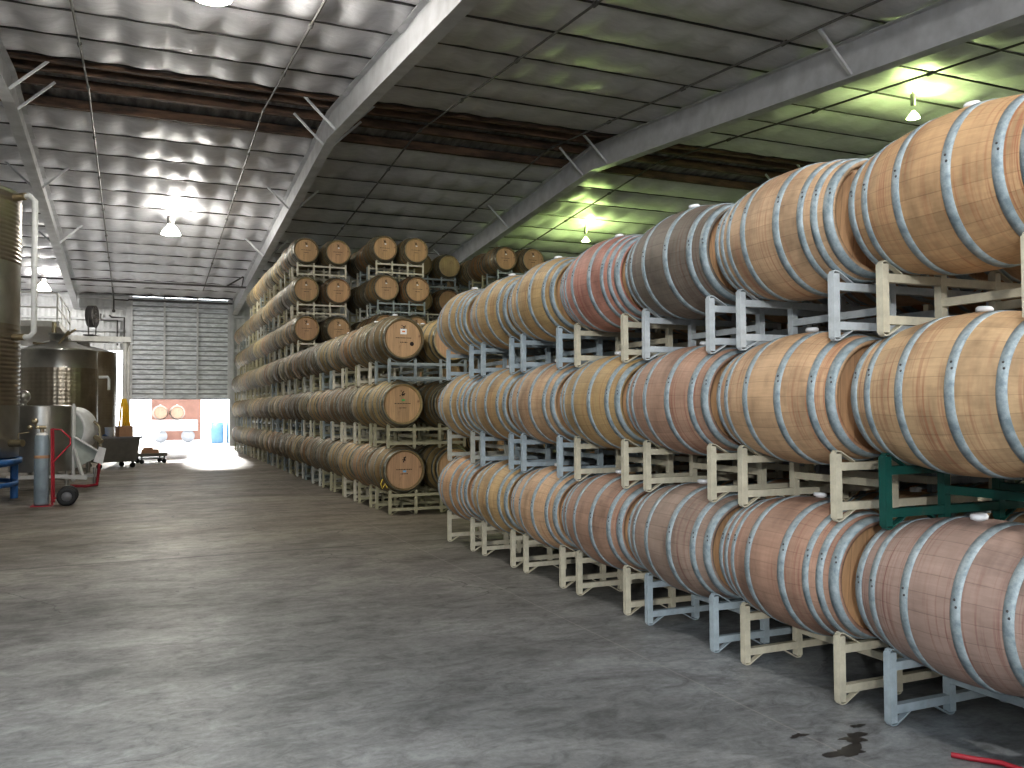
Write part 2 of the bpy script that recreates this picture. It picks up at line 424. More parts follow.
rack_cols=[[BLUE,CREAM,BLUE,CREAM,CREAM,CREAM,CREAM],[GREEN,CREAM,CREAM,CREAM,BLUE,BLUE,LGREY],[CREAM,PALE,PALE,CREAM,BLUE,BLUE,BLUE]]
rk=['blue-grey','cream','dark green','pale','khaki']
def cname(c):
    return {id(CREAM):'cream',id(BLUE):'blue-grey',id(PALE):'pale grey',id(GREEN):'dark green',id(LGREY):'dull grey',id(KHAKI):'khaki',id(TEAL):'teal grey'}[id(c)]
X0=3.131
# fitted fine offsets so each rack stands where the photograph shows it
for t in range(3):
    for k in range(7):
        y=2.583+k; dx=random.uniform(-.012,.012); dy=random.uniform(-.012,.012)
        c,look,e8=near_spec[t][k]
        rc=rack_cols[t][k]
        r=near_rack((X0+dx,y+dy,P1*t),rc)
        tag(r,f'{cname(rc)} steel rack under {ORD[k]} barrel from the right, {tn[t]} tier of near stack','rack','racks of the near stack')
        o=near_barrel(H8 if e8 else H6,'hoop',jit(c),jit((.52,.33,.19,1)),(X0+dx+RW/6,y+dy,P1*t+ZC))
        o.rotation_euler=(0,random.uniform(-.12,.12),0)
        tag(o,f'{look} oak barrel, {ORD[k]} from the right in {tn[t]} tier of near stack','barrel','barrels of the near stack')
        o2=link('wine_barrel',ME_FARG[k%2],None,(X0+dx+RW*5/6,y+dy,P1*t+ZC),color=jit(TAN))
        tag(o2,f'oak barrel behind the {ORD[k]} from right, {tn[t]} tier of near stack','barrel','barrels behind the near stack')
# a second bank behind it, glimpsed between the racks
for t in range(3):
    for k in range(7):
        y=2.7+k; x=4.72
        r=link('barrel_rack',ME_FRACK,None,(x,y,P1*t),color=random.choice([CREAM,PALE,BLUE]))
        tag(r,f'rack in bank behind near stack, {tn[t]} tier, {ORD[k]}','rack','racks behind the near stack')
        for j in (1,5):
            o=link('wine_barrel',ME_FARG[(k+j)%2],None,(x+RW*j/6,y,P1*t+ZC),color=jit(ORNG))
            tag(o,f'oak barrel in the {"front" if j==1 else "rear"} line of bank behind near stack, {tn[t]} tier, {ORD[k]} from right','barrel','barrels behind the near stack')

# ---- the long far stack and its neighbours
P2=.905
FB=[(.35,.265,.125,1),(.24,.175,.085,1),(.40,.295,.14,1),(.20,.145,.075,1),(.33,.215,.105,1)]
HEADC=(.50,.32,.175,1)
tier=['floor','second','third','fourth','fifth','top']
def far_front_marks(o,kind,local=True):
    """stencil, paper labels on the end of a barrel; o = head object, drawn just in front of it"""
    def plate(name,x0,x1,z0,z1,m,par=o,y=-.003):
        b=MB(); b.box(x0,x1,y-.001,y+.001,z0,z1); return b.build(name,M[m],par)
    b=MB(); rnd=random.Random(kind*13+57)
    # crest-like blotch above, two lines of short illegible strokes below
    for i in range(14):
        x=rnd.gauss(0,.016); z=.15+rnd.uniform(-.04,.04)
        b.box(x-.007,x+.007,-.004,-.002,z-.006,z+.007)
    for row,(zz,hw) in enumerate(((.01,.11),(-.05,.05))):
        x=-hw
        while x<hw:
            w=rnd.uniform(.008,.02); hgt=rnd.uniform(.008,.014); b.box(x,x+w,-.004,-.002,zz-hgt/2,zz+hgt/2); x+=w+.007
    b.build('stencil_mark',M['ink'],o)
    if kind==1: plate('paper_label',-.018,.03,-.03,-.002,'blue_paper',y=-.006)
    elif kind==2: plate('paper_label',-.01,.035,.045,.07,'green_paper',y=-.006)
    elif kind==3:
        l=plate('paper_label',-.045,.045,.06,.135,'paper',y=-.007); plate('printed_mark',-.02,.022,.088,.108,'orange_ink',l,y=-.0095)
        b=MB(); b.lathe([(0,.03),(.004,.028),(.004,0)],9,0,mat=Matrix.Translation((.12,-.004,-.07))@Matrix.Rotation(pi/2,4,'X')); b.build('stain',M['ink'],o)
    elif kind>3: plate('paper_label',-.02+(kind%3)*.012,.02+(kind%3)*.012,.09,.12,'paper',y=-.007)

def far_col(x,ystart,tiers,nks,n2,colname,near_n,jump=0,zadd=0.,tint=1.):
    mark=0
    for t in tiers:
        y0=ystart[t]
        for k in range(nks[t]):
            y=y0+RD+k; dx=random.uniform(-.02,.02)+.008*k+(.2 if (t>2 and colname=='long far stack') else 0)
            rc=random.choice([KHAKI,KHAKI,CREAM,TEAL,LGREY]) 
            det = near_n and k<near_n
            if k==0: rc={0:KHAKI,1:KHAKI,2:TEAL,3:CREAM,4:CREAM,5:CREAM}[t] if colname=='long far stack' else random.choice([CREAM,TEAL])
            if det: r=near_rack((x+dx,y,P2*t),rc)
            else: r=link('barrel_rack',ME_FRACK,None,(x+dx,y,P2*t),color=rc)
            tag(r,f'{cname(rc)} steel rack on {tier[t]} tier of {colname}, {ORD[k]} from its front','rack','racks of the '+colname)
            for j in (1,5):
                if j==5 and k>=n2: continue
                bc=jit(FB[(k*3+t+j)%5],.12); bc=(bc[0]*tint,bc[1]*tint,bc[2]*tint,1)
                back=.22 if (j==5 and t==2 and colname=='long far stack' and k==0) else 0
                L_=(x+dx+RW*j/6,y+back*.4,P2*t+ZC+.008)
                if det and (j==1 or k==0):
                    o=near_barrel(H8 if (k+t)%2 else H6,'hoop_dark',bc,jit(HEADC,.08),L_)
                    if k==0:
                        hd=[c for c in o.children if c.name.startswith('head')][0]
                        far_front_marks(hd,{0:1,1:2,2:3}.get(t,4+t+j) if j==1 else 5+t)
                else:
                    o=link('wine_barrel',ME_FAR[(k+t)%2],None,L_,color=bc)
                side='' if j==1 else 'right-hand '
                tag(o,f'{side}oak barrel on {tier[t]} tier of {colname}, {ORD[k]} from its front','barrel','barrels of the '+colname)
Y1=11.54-RD+RD
far_col(3.168,[11.54]*3+[20.1]*3,range(6),[22,22,22,14,14,10],5,'long far stack',3)
far_col(5.0,[19.2]*6,range(6),[3]*6,2,'second tall column',1)
far_col(6.42,[21.0]*6,range(6),[2]*6,2,'third tall column',0)
far_col(8.05,[19.4]*6,range(6),[7]*6,1,'rearmost tall column',1)

# ------------------------------------------------------------------ building shell
XL,XR,YB,YN,YR,ZR=-5.2,19.,38.,-4.,18.,7.87
def roof(y): return ZR-abs(y-YR)/12.
# floor
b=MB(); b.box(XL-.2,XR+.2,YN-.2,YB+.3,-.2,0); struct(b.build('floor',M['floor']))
# insulated ceiling
PUR=1.3
def insul_pt(x,y,yref):
    s=abs(sin(pi*(y-yref)/PUR)); t=abs(sin(pi*(x+.3)/.74))
    row=math.floor((y-yref)/PUR); cell=math.floor((x+.3)/.74)
    rn=random.Random(row*977+cell*31).random()
    seam=.30+.40*max(0,min(1,(x-3)/5.))
    sag=.145*(s**.65)*(seam+(1-seam)*(t**.9))*(.75+.5*rn*s*t)
    return (x,y,roof(y)-.02-sag)
b=MB()
def slab(y0,y1):
    nx=int((XR-XL)/.105); ny=int((y1-y0)/.11)
    b.grid(nx,ny,lambda u,v: insul_pt(XL+(XR-XL)*u,y0+(y1-y0)*v,y0 if y0>10 else y1))
slab(19.6,YB); slab(YN,17.1)
cl=struct(b.build('ceiling',M['insul']))
b=MB(); nxx=int((XR-XL)/.05)
b.grid(nxx,12,lambda u,v:(XL+(XR-XL)*u,15.6+4.8*v,roof(15.6+4.8*v)+.10+.02*sin(2*pi*(XL+(XR-XL)*u)/.2)))
b.build('roof_sheet',M['sheet'],cl)
b=MB(); b.box(XL,XR,YN,15.8,ZR+.3,ZR+.32); b.box(XL,XR,20.2,YB,ZR+.3,ZR+.32); b.box(XL,XR,15.8,20.2,ZR+.3,ZR+.32); b.build('roof_cover',M['sheet'],cl)
# dark purlin lines where the blanket is pinched
b=MB(); ys=[17.1-PUR*i for i in range(0,16)]+[19.6+PUR*i for i in range(0,15)]
for y in ys:
    if YN<y<YB: b.box(XL,XR,y-.012,y+.012,roof(y)-.06,roof(y)-.01)
b.build('purlin_strip',M['pipe_dark'],cl)
# rusty ridge purlins
for i,(y,d) in enumerate(((17.15,.11),(17.7,.13),(18.5,.12),(19.45,.13))):
    b=MB(); z=roof(y)
    b.box(XL,XR,y-.012,y+.012,z-d,z+.05); b.box(XL,XR,y-.012,y+.10,z-d-.012,z-d); b.box(XL,XR,y-.012,y+.09,z+.04,z+.052)
    o=b.build('ridge_purlin',M['rust'])
    tag(o,['rusty roof purlin at the near edge of the bare ridge strip','rusty roof purlin second from the near edge of ridge strip','rusty roof purlin third from the near edge of ridge strip','rusty roof purlin at the far edge of the bare ridge strip'][i],'purlin','rusty purlins at the ridge')
# painted girders (rigid frames, bent at the ridge)
def girder(x,label):
    t=empty('roof_girder',(x,YR,0)); 
    def sec(name,y0,y1):
        b=MB(); D=.62
        for (hx,z0,z1) in ((.012,-D,-.05),(.11,-D-.02,-D),(.11,-.06,-.045)):
            vs=[]
            for y in (y0,y1):
                z=roof(y)-.1
                vs+=[(-hx,y-YR,z+z0),(hx,y-YR,z+z0),(hx,y-YR,z+z1),(-hx,y-YR,z+z1)]
            b.add(vs,[(0,1,2,3),(7,6,5,4),(0,4,5,1),(1,5,6,2),(2,6,7,3),(3,7,4,0)])
        b.build(name,M['paint_grey'],t)
    sec('near_rafter',YN+.02,YR); sec('far_rafter',YR,YB-.25)
    for y in (4.6,9.8,17.2,18.4,23.,28.):
        for s in (-1,1):
            b=MB(); z=roof(y)
            b.bar((s*.10,y-YR,z-.70),(s*.72,y-YR,z-.10),.045,.045); b.build('flange_brace',M['paint_grey'],t)
    tag(t,label,'girder','painted roof girders')
girder(-2.2,'grey painted roof girder running above the steel tanks at left')
girder(3.72,'grey painted roof girder running above the front of long far stack')
girder(10.0,'grey painted roof girder crossing above the near stack at right')
girder(16.2,'grey painted roof girder beyond the near stack, far right')

# walls with girts
def corr_wall(b,axis,fixed,a0,a1,z0,z1,step=.2,amp=.015):
    n=max(2,int((a1-a0)/(step/4)))
    if axis=='x': b.grid(n,1,lambda u,v:(a0+(a1-a0)*u,fixed+amp*sin(2*pi*(a0+(a1-a0)*u)/step),z0+(z1-z0)*v))
    else: b.grid(n,1,lambda u,v:(fixed+amp*sin(2*pi*(a0+(a1-a0)*u)/step),a0+(a1-a0)*u,z0+(z1-z0)*v))
DX0,DX1,DZ=-.27,3.54,6.12
b=MB()
corr_wall(b,'x',YB,XL,-1.25,0,8); corr_wall(b,'x',YB,-1.25,-.42,3.9,8); corr_wall(b,'x',YB,-.42,DX0,0,8)
corr_wall(b,'x',YB,DX1,XR,0,8); corr_wall(b,'x',YB,DX0,DX1,DZ,8)
wf=struct(b.build('wall_far',M['wall']))
b=MB()
for z in (4.3,4.7,5.15,5.6,6.0): b.box(XL,DX0-.1,YB-.14,YB-.06,z-.04,z+.04)
for z in (1.2,2.6,4.0,5.4): b.box(DX1+.15,XR,YB-.14,YB-.06,z-.05,z+.05)
b.build('girt',M['paint_grey'],wf)
for nm,x in (('wall_left',XL),('wall_right',XR)):
    b=MB(); corr_wall(b,'y',x,YN,YB,0,8.1); struct(b.build(nm,M['wall']))
# wall behind the camera: unseen high opening, shaped to admit the key spot and sky
b=MB()
corr_wall(b,'x',YN,XL,XR,0,2.45); corr_wall(b,'x',YN,XL,XR,5.6,8.1); corr_wall(b,'x',YN,1.0,XR,2.45,5.6)
struct(b.build('wall_near',M['wall']))
# door frame and part-raised sectional door
b=MB()
b.box(DX0-.16,DX0,YB-.16,YB+.08,0,DZ+.1); b.box(DX1,DX1+.16,YB-.16,YB+.08,0,DZ+.1); b.box(DX0-.16,DX1+.16,YB-.16,YB+.08,DZ,DZ+.14)
struct(b.build('trim_1',M['paint_grey']))
dr=MB(); ZB=1.97; n=21; hh=(DZ-ZB)/n
for i in range(n):
    z=ZB+i*hh; dr.box(DX0,DX1,YB-.09,YB-.05,z+.03,z+hh-.03); dr.box(DX0,DX1,YB-.055,YB-.04,z-.03,z+.03,1)
    if i%2==0: dr.box(DX0,DX1,YB-.125,YB-.09,z+.02,z+.05)
d1=struct(dr.build('door_1',[M['door'],M['door_gap']]))
b=MB()
for x in (DX0+.04,DX0+(DX1-DX0)/3,DX0+2*(DX1-DX0)/3,DX1-.04): b.box(x-.035,x+.035,YB-.15,YB-.09,ZB,DZ)
b.build('stile',M['wall'],d1)
b=MB(); b.tube([(DX0-.1,YB-.22,5.95),(DX1+.1,YB-.22,5.95)],.035); b.build('spring_shaft',M['pipe_dark'],d1)
b=MB(); b.tube([(DX0+.3*i,YB-.3-.05*(i%2),6.2-.05*(i%3)) for i in range(13)],.03); b.build('torn_seal',M['black'],d1)

# ------------------------------------------------------------------ pipes under the roof
def pipe(name,pts,r,m,label,group=None,coup=None):
    t=empty(name,pts[0]); o=Vector(pts[0])
    b=MB(); b.tube([Vector(p)-o for p in pts],r,8); b.build('pipe_run',M[m],t)
    if coup:
        for i,c in enumerate(coup):
            b=MB(); b.tube([Vector(c)-o-Vector((0,.05,0)),Vector(c)-o+Vector((0,.05,0))],r*1.9,8); b.build('coupling',M[m],t)
    tag(t,label,'pipe',group)
lab=['sprinkler pipe hanging under the ceiling left of the lit bell lamp','sprinkler pipe hanging under the ceiling right of the lit bell lamp',
 'sprinkler pipe under the ceiling above the long far stack','sprinkler pipe under ceiling, left of the right-hand girder','sprinkler pipe under ceiling beyond the right-hand girder']
for x,l in zip((-.88,2.3,5.6,8.8,11.8),lab):
    pts=[(x,y,roof(y)-.34) for y in (YN+.1,YR,35.2)]
    pipe('sprinkler_pipe',pts,.019,'pipe_grey',l,'sprinkler pipes along the roof',[(x,y,roof(y)-.34) for y in [YN+1+2.6*i for i in range(14)]])
pipe('cross_pipe',[(XL+.1,33,6.0),(3.7,33,6.0)],.035,'pipe_dark','long dark pipe spanning the aisle below the ceiling before the slatted door')
b=MB(); b.tube([(0,0,0),(.60,0,.40),],.03,6); b.tube([(.05,0,0),(.75,0,.02)],.028,6); b.tube([(.55,0,0),(.62,0,.4)],.02,6)
tag(b.build('pipe_bracket',M['pipe_dark'],None,(2.95,33,6.0)),'dark V-shaped bracket holding the cross pipe to the girder','bracket')
# wall conduit
b=MB(); 
b.tube([(-1.35,YB-.2,5.35),(-1.35,YB-.2,5.1),(-.75,YB-.2,5.1),(-.75,YB-.2,4.1)],.035,6); b.tube([(-1.05,YB-.2,5.3),(-.95,YB-.2,5.22),(-.5,YB-.2,5.22),(-.5,YB-.2,4.1)],.035,6)
tag(b.build('wall_conduit',M['pipe_dark']),'pair of dark stepped conduits on the far wall left of the door','conduit')
b=MB(); b.tube([(-.88,35.4,6.1),(-.88,37.5,5.9),(-.88,37.5,5.5)],.03,6); b.tube([(-.88,37.5,5.9),(-.35,37.6,5.9)],.03,6); b.lathe([(0,0),(.02,.06),(.1,.06),(.14,0)],10,0,mat=Matrix.Translation((-.88,37.5,5.38)))
tag(b.build('drop_pipe',M['pipe_dark']),'dark drop pipe with valve near the upper left of slatted door','pipe')

# ------------------------------------------------------------------ lamps
def glowmat(name,c,s):
    m,nt,N,L,b=newmat(name); b.inputs['Base Color'].default_value=(*c,1); b.inputs['Emission Color'].default_value=(*c,1); b.inputs['Emission Strength'].default_value=s; return m
GW=glowmat('lamp_glow_white',(1.,.97,.9),9.); GG=glowmat('lamp_glow_green',(.85,1.,.6),2.2)
def bell(x,y,drop,label,glow,power,c,sc=1.):
    z=roof(y)-drop
    t=empty('bell_lamp',(x,y,z))
    b=MB(); b.lathe([(.20,.07),(.14,.10),(.04,.19),(-.06,.25),(-.10,.26)],24,0); b.lathe([(-.10,.255),(-.04,.20),(.08,.08),(.09,0)],24,0); b.build('reflector',glow,t).scale=(sc,sc,sc)
    b=MB(); b.lathe([(.19,0),(.19,.10),(.40,.10),(.40,0)],12,0); b.build('ballast_housing',M['pipe_grey'],t).scale=(sc,sc,1)
    b=MB(); b.tube([(0,0,.4),(0,0,drop-.03)],.012,6); b.build('hanging_rod',M['pipe_dark'],t)
    tag(t,label,'lamp','bell lamps under the roof')
    l=bpy.data.lights.new('lamp_light','POINT'); l.energy=power; l.color=c; l.shadow_soft_size=.12
    lo=bpy.data.objects.new('lamp_light',l); col.objects.link(lo); lo.location=(x,y,z-.14)
    # second point light above the reflector, for the glow on the blanket
    l=bpy.data.lights.new('lamp_uplight','POINT'); l.energy=power*.4; l.color=c; l.shadow_soft_size=.15
    lo=bpy.data.objects.new('lamp_uplight',l); col.objects.link(lo); lo.location=(x+.12,y-.12,min(z+.33,roof(y)-.33))
bell(.83,25.8,.72,'lit white bell lamp hanging over the middle of the aisle',GW,420,(1,.96,.88))
bell(.87,11.9,.34,'glaring white lamp at the top of view over the aisle',GW,420,(1,.95,.86))
bell(-3.1,34.6,.6,'lit white bell lamp above the catwalk beyond the tall tank',GW,300,(1,.97,.92))
bell(12.9,23.8,.62,'dim bell lamp with green glow beyond the middle of near stack',GG,170,(.74,1,.34),.5)
bell(13.0,11.4,.55,'bell lamp with green glow above the nearest top barrels',GG,110,(.78,1,.38),.45)
bell(.85,.8,.55,'unseen white bell lamp added for fill over the aisle, behind the viewer',GW,230,(1,.96,.9))  # unseen lamp added to light the near stack, floor and ceiling
bell(7.,-1.5,1.1,'unseen white bell lamp added to brighten the ceiling, near end of near stack',GW,850,(1,.96,.9))  # unseen lamp added to brighten the right-hand ceiling and girder

# ------------------------------------------------------------------ tanks and cellar gear at the left
def ribbed(z0,z1,r,pitch=.07,amp=.012):
    n=int((z1-z0)/pitch); p=[]
    for i in range(n):
        z=z0+i*pitch; p+=[(z,r),(z+pitch*.25,r+amp),(z+pitch*.6,r+amp),(z+pitch*.85,r)]
    return p+[(z1,r)]
# tall tank on blue stand
cx,cy,R=-3.03,16.2,1.25
t=empty('steel_tank',(cx,cy,0)); tag(t,'tall ribbed steel tank on a blue stand at the left edge','tank')
b=MB(); b.lathe([(.62,.0),(.72,R),(1.55,R)],64,0); b.build('shell',M['steel'],t); b=MB(); b.lathe([(2.85,R),(3.85,R)],64,0); b.build('shell',M['steel'],t)
b=MB(); b.lathe(ribbed(1.55,2.85,R),64,0); b.build('cooling_jacket',M['steel_warm'],t)
b=MB(); b.lathe(ribbed(3.85,4.95,R),64,0); b.build('cooling_jacket',M['steel_warm'],t)
b=MB(); b.lathe([(4.95,R),(4.98,R+.02),(5.01,R),(5.38,.35),(5.50,.35),(5.51,0)],64,0); b.build('cone_top',M['steel'],t)
b=MB(); b.lathe([(.68,R+.01),(.70,R+.05),(.62,R+.05),(.58,R-.02),(.58,0)],48,0); 
for a in (0,60,120,180,240,300): 
    b.tube([((R-.02)*cos(math.radians(a-38)),(R-.02)*sin(math.radians(a-38)),0),((R-.02)*cos(math.radians(a-38)),(R-.02)*sin(math.radians(a-38)),.6)],.06,12)
b.lathe([(.25,R-.06),(.25,R+.0),(.32,R+.0),(.32,R-.06),(.25,R-.06)],48,0)
b.build('stand',M['blue_paint'],t)
b=MB(); q=[(R*.93,-.35,4.88),(R+.18,-.55,4.9),(R+.26,-.6,4.82),(R+.26,-.6,2.72),(R+.2,-.55,2.64),(R*.93,-.35,2.64)]
b.tube(q,.045,12); b.build('riser_pipe',M['white_pipe'],t)
b=MB(); b.tube([(R*.9,-.35,4.88),(R+.12,-.52,4.9)],.06,10); b.build('valve',M['brass'],t); b=MB(); b.tube([(R*.9,-.35,2.64),(R+.12,-.5,2.64)],.055,10); b.build('valve',M['brass'],t)
b=MB(); b.tube([(R*.9,-.4,.95),(R+.12,-.55,.95)],.06,10); b.tube([(R+.05,-.5,.95),(R+.05,-.5,1.1),(R+.2,-.5,1.12)],.015,6); b.build('drain_valve',M['brass'],t)

# dimpled tank
def quilt_tank(x,y,r,z0,z1,label,warm,lid=True):
    t=empty('steel_tank',(x,y,0)); tag(t,label,'tank')
    b=MB(); b.lathe([(z0,0),(z0,r),(z0+.5,r)],64,0); b.build('lower_shell',M['steel' if not warm else 'steel_warm'],t); b=MB(); b.lathe([(z1-.40,r),(z1-.02,r),(z1,r+.02),(z1+.03,r)],64,0); b.build('shell',M['steel' if not warm else 'steel_warm'],t)
    b=MB(); n=160; mz=int((z1-.4-z0-.5)/.02)
    vs=lambda u,v: ((r+.003+.010*abs(sin(u*pi*44)*sin((z0+.5+(z1-.9-z0)*v)*pi/.09))**.6)*cos(2*pi*u),(r+.003+.010*abs(sin(u*pi*44)*sin((z0+.5+(z1-.9-z0)*v)*pi/.09))**.6)*sin(2*pi*u),z0+.5+(z1-.9-z0)*v)
    b.grid(176,max(mz,20),vs); b.build('dimple_jacket',M['steel_warm'],t)
    b=MB(); b.lathe([(z1+.03,r),(z1+.22,.30),(z1+.22,.22)],48,0); b.build('cone_top',M['steel'],t)
    b=MB(); b.lathe([(z1+.2,.20),(z1+.38,.20),(z1+.38,.23),(z1+.42,.23),(z1+.44,0)],32,0); b.build('manhole',M['steel'],t)
    for a in (30,150,270):
        b=MB(); c=math.radians(a); b.tube([((r-.1)*cos(c),(r-.1)*sin(c),0),((r-.1)*cos(c),(r-.1)*sin(c),z0+.05)],.05,10); b.build('leg',M['steel'],t)
    return t
t=quilt_tank(-1.66,22.4,.80,.45,2.84,'dimple-jacketed steel tank with conical lid behind the press',0)
b=MB(); b.tube([(.84,-.2,2.25),(1.02,-.25,2.25),(1.05,-.25,2.2),(1.05,-.25,1.95)],.035,10); b.build('sample_pipe',M['white_pipe'],t)
b=MB(); b.tube([(-.5,-.3,3.0),(0,-.5,2.95),(.2,-.1,3.3)],.03,8); b.tube([(-.1,-.15,3.25),(-.1,-.15,3.5)],.05,10); b.tube([(.15,-.1,3.2),(.35,-.2,3.35)],.025,8); b.build('lid_fitting',M['brass'],t)
t=quilt_tank(-1.62,31.2,.98,.4,3.35,'darker steel tank behind the dimple-jacketed one, under the catwalk',1)

# catwalk
t=empty('catwalk',(-2.7,28,3.78)); tag(t,'white railed catwalk above and behind the tanks','catwalk')
b=MB(); b.box(-1.2,.85,-3.1,4.5,-.15,.0); b.box(.6,2.5,1.4,2.0,-.16,.0); b.build('deck',M['white_paint'],t)
b=MB(); 
for z in (.0,.35,.72):
    if z: b.tube([(-1.2,-3.05,z),(.8,-3.05,z)],.022,6); b.tube([(.8,-3.05,z),(.8,1.4,z)],.022,6)
for p in ((-1.1,-3.05),(-.2,-3.05),(.8,-3.05),(.8,-1.5),(.8,0),(.8,1.4)): b.tube([(p[0],p[1],-.05),(p[0],p[1],.74)],.025,6)
b.build('railing',M['white_paint'],t)
for p in ((2.33,1.5),(-1.1,-2.9),(2.42,1.9)):
    b=MB(); b.tube([(p[0],p[1],-3.78),(p[0],p[1],-.1)],.06,10); b.build('post',M['white_paint'],t)
# drum fan on the catwalk
t=empty('pedestal_fan',(-1.3,29.7,3.79),1.28); tag(t,'round drum fan standing on the catwalk beside the far wall','fan')
b=MB(); b.lathe([(-.1,.34),(.1,.34),(.1,.31),(-.1,.31),(-.1,.34)],32,0,axis='y',mat=Matrix.Translation((0,0,.62))); b.build('drum',M['pipe_dark'],t)
b=MB()
for k in range(5):
    a=2*pi*k/5; b.add([(.04*cos(a),-.03,.62+.04*sin(a)),(.29*cos(a-.25),-.04,.62+.29*sin(a-.25)),(.29*cos(a+.3),.04,.62+.29*sin(a+.3)),(.04*cos(a+.5),.03,.62+.04*sin(a+.5))],[(0,1,2,3)])
b.lathe([(-.06,0),(-.06,.06),(.06,.06),(.06,0)],16,0,axis='y',mat=Matrix.Translation((0,0,.62))); b.build('blades',M['pipe_grey'],t)
b=MB()
for r_ in (.1,.18,.26): b.lathe([(-.105,r_),(-.11,r_+.006),(-.105,r_+.01)],24,0,axis='y',mat=Matrix.Translation((0,0,.62)))
b.tube([(-.32,-.1,.62),(.32,-.1,.62)],.006,5); b.tube([(0,-.1,.3),(0,-.1,.94)],.006,5); b.build('guard',M['pipe_grey'],t)
b=MB(); b.tube([(-.3,0,0),(-.36,0,.62)],.02,6); b.tube([(.3,0,0),(.36,0,.62)],.02,6); b.bar((-.35,0,.02),(.35,0,.02),.3,.03); b.build('stand',M['pipe_dark'],t)

# wine press
t=empty('wine_press',(-1.66,18.45,0)); tag(t,'steel wine press with round drum end and slanted chute','press')
b=MB(); b.lathe([(.34,.53),(1.55,.53)],40,0,a0=pi,a1=2*pi); b.box(-.53,.53,0,.22,.34,1.55); b.lathe([(1.55,.53),(1.57,.51),(1.57,0)],40,0,a0=pi,a1=2*pi); b.lathe([(.34,.53),(.33,0)],40,0,a0=pi,a1=2*pi); b.build('housing',M['steel'],t)
b=MB(); b.box(.53,.57,-.06,.0,.12,1.60); b.box(.50,.57,.22,.28,.12,1.56); b.bar((.3,-.25,.24),(.80,-.25,.20),.06,.08); b.bar((.56,-.05,.75),(.72,-.25,.22),.05,.05); b.bar((.3,.3,.2),(1.0,.3,.2),.05,.06); b.box(-.5,.5,-.5,-.44,.22,.29); b.build('frame',M['white_paint'],t)
T=Matrix.Translation((.44,.70,1.08))@Matrix.Rotation(-.45,4,'Z')
b=MB(); b.lathe([(-.24,.40),(-.26,.43),(-.24,.46),(-.05,.465),(.20,.465),(.24,.45),(.24,0)],56,0,axis='y',mat=T); b.build('drum',M['trailer_white'],t)
b=MB(); b.lathe([(-.235,.405),(-.255,.20),(-.26,0)],56,0,axis='y',mat=T); b.build('drum_end',M['press_face'],t)
b=MB(); b.lathe([(-.30,0),(-.30,.05),(-.25,.05)],16,0,axis='y',mat=T); b.tube([(.88,.5,1.25),(.98,.45,1.15),(1.0,.45,.75)],.03,8); b.tube([(.90,.5,.95),(1.02,.4,.85)],.05,8); b.build('hub',M['brass'],t)
b=MB(); b.add([(.57,-.06,.96),(1.02,-.16,.66),(1.02,-.16,.60),(.57,-.06,.36),(.57,.3,.96),(1.02,.2,.66),(1.02,.2,.60),(.57,.3,.36)],[(0,1,2,3),(4,7,6,5),(0,4,5,1),(3,2,6,7),(1,5,6,2)]); b.build('chute',M['press_face'],t)
b=MB(); b.bar((.56,-.12,.98),(1.0,-.22,.68),.10,.02); b.build('chute_edge',M['trailer_white'],t)
b=MB(); b.add([(.90,-.26,.50),(1.06,-.22,.44),(1.12,-.2,.74),(1.0,-.24,.78),(.90,-.23,.50),(1.06,-.19,.44),(1.12,-.17,.74),(1.0,-.21,.78)],[(0,1,2,3),(7,6,5,4),(0,4,5,1),(1,5,6,2),(2,6,7,3),(3,7,4,0)]); b.build('chute_lip',M['trailer_white'],t)
for (x,y) in ((-.42,-.22),(.45,-.22),(-.42,.2),(.9,.3)):
    b=MB(); b.tube([(x,y,.02),(x,y,.36)],.03,8); b.lathe([(0,.06),(.02,.06),(.05,.02)],12,0,mat=Matrix.Translation((x,y,0))); b.build('leg',M['steel'],t)
b=MB(); b.tube([(-.3,-.1,1.56),(-.3,-.1,1.66)],.07,12); b.lathe([(-.12,.0),(-.12,.11),(.1,.13),(.14,.0)],24,0,axis='y',mat=Matrix.Translation((-.3,-.1,1.73))); b.tube([(-.47,-.1,1.56),(-.5,-.1,1.76),(-.38,-.1,1.84)],.03,8); b.build('motor',M['steel'],t)
b=MB(); b.tube([(.50,.1,.03),(.75,-.1,.03),(.95,.1,.03),(.98,.2,.3),(1.0,.3,.6)],.028,8); b.build('red_hose',M['red_paint'],t)

# gas cylinder on a red hand truck
GX,GY=-1.34,15.05
t=empty('gas_cylinder',(GX,GY,0)); tag(t,'grey gas cylinder strapped to a red hand truck','gas cylinder'); t.scale=(.92,.92,.915)
b=MB(); b.lathe([(.02,0),(.02,.105),(.05,.115),(1.10,.115),(1.18,.10),(1.22,.06),(1.23,0)],32,0); b.build('bottle',M['gas_grey'],t)
b=MB(); b.lathe([(1.15,.105),(1.21,.085),(1.23,.05)],24,0); b.build('neck_band',M['paper'],t)
b=MB(); b.lathe([(.80,.117),(.83,.121),(.85,.117)],24,0); b.build('strap',M['card'],t)
b=MB(); b.tube([(0,0,1.22),(0,0,1.34)],.03,10); b.tube([(-.1,-.05,1.32),(.06,0,1.32)],.028,8); b.lathe([(-.02,0),(-.02,.05),(.02,.05),(.02,0)],20,0,axis='y',mat=Matrix.Translation((-.10,-.10,1.42))); b.lathe([(-.02,0),(-.02,.045),(.02,.045),(.02,0)],20,0,axis='y',mat=Matrix.Translation((-.17,-.08,1.32))); b.tube([(-.1,-.08,1.42),(-.08,-.05,1.32)],.018,6); b.build('regulator',M['brass'],t)
t=empty('hand_truck',(GX+.155,GY+.05,0)); tag(t,'red hand truck with black wheel holding the gas cylinder','hand truck'); t.scale=(.92,.92,.92)
b=MB(); 
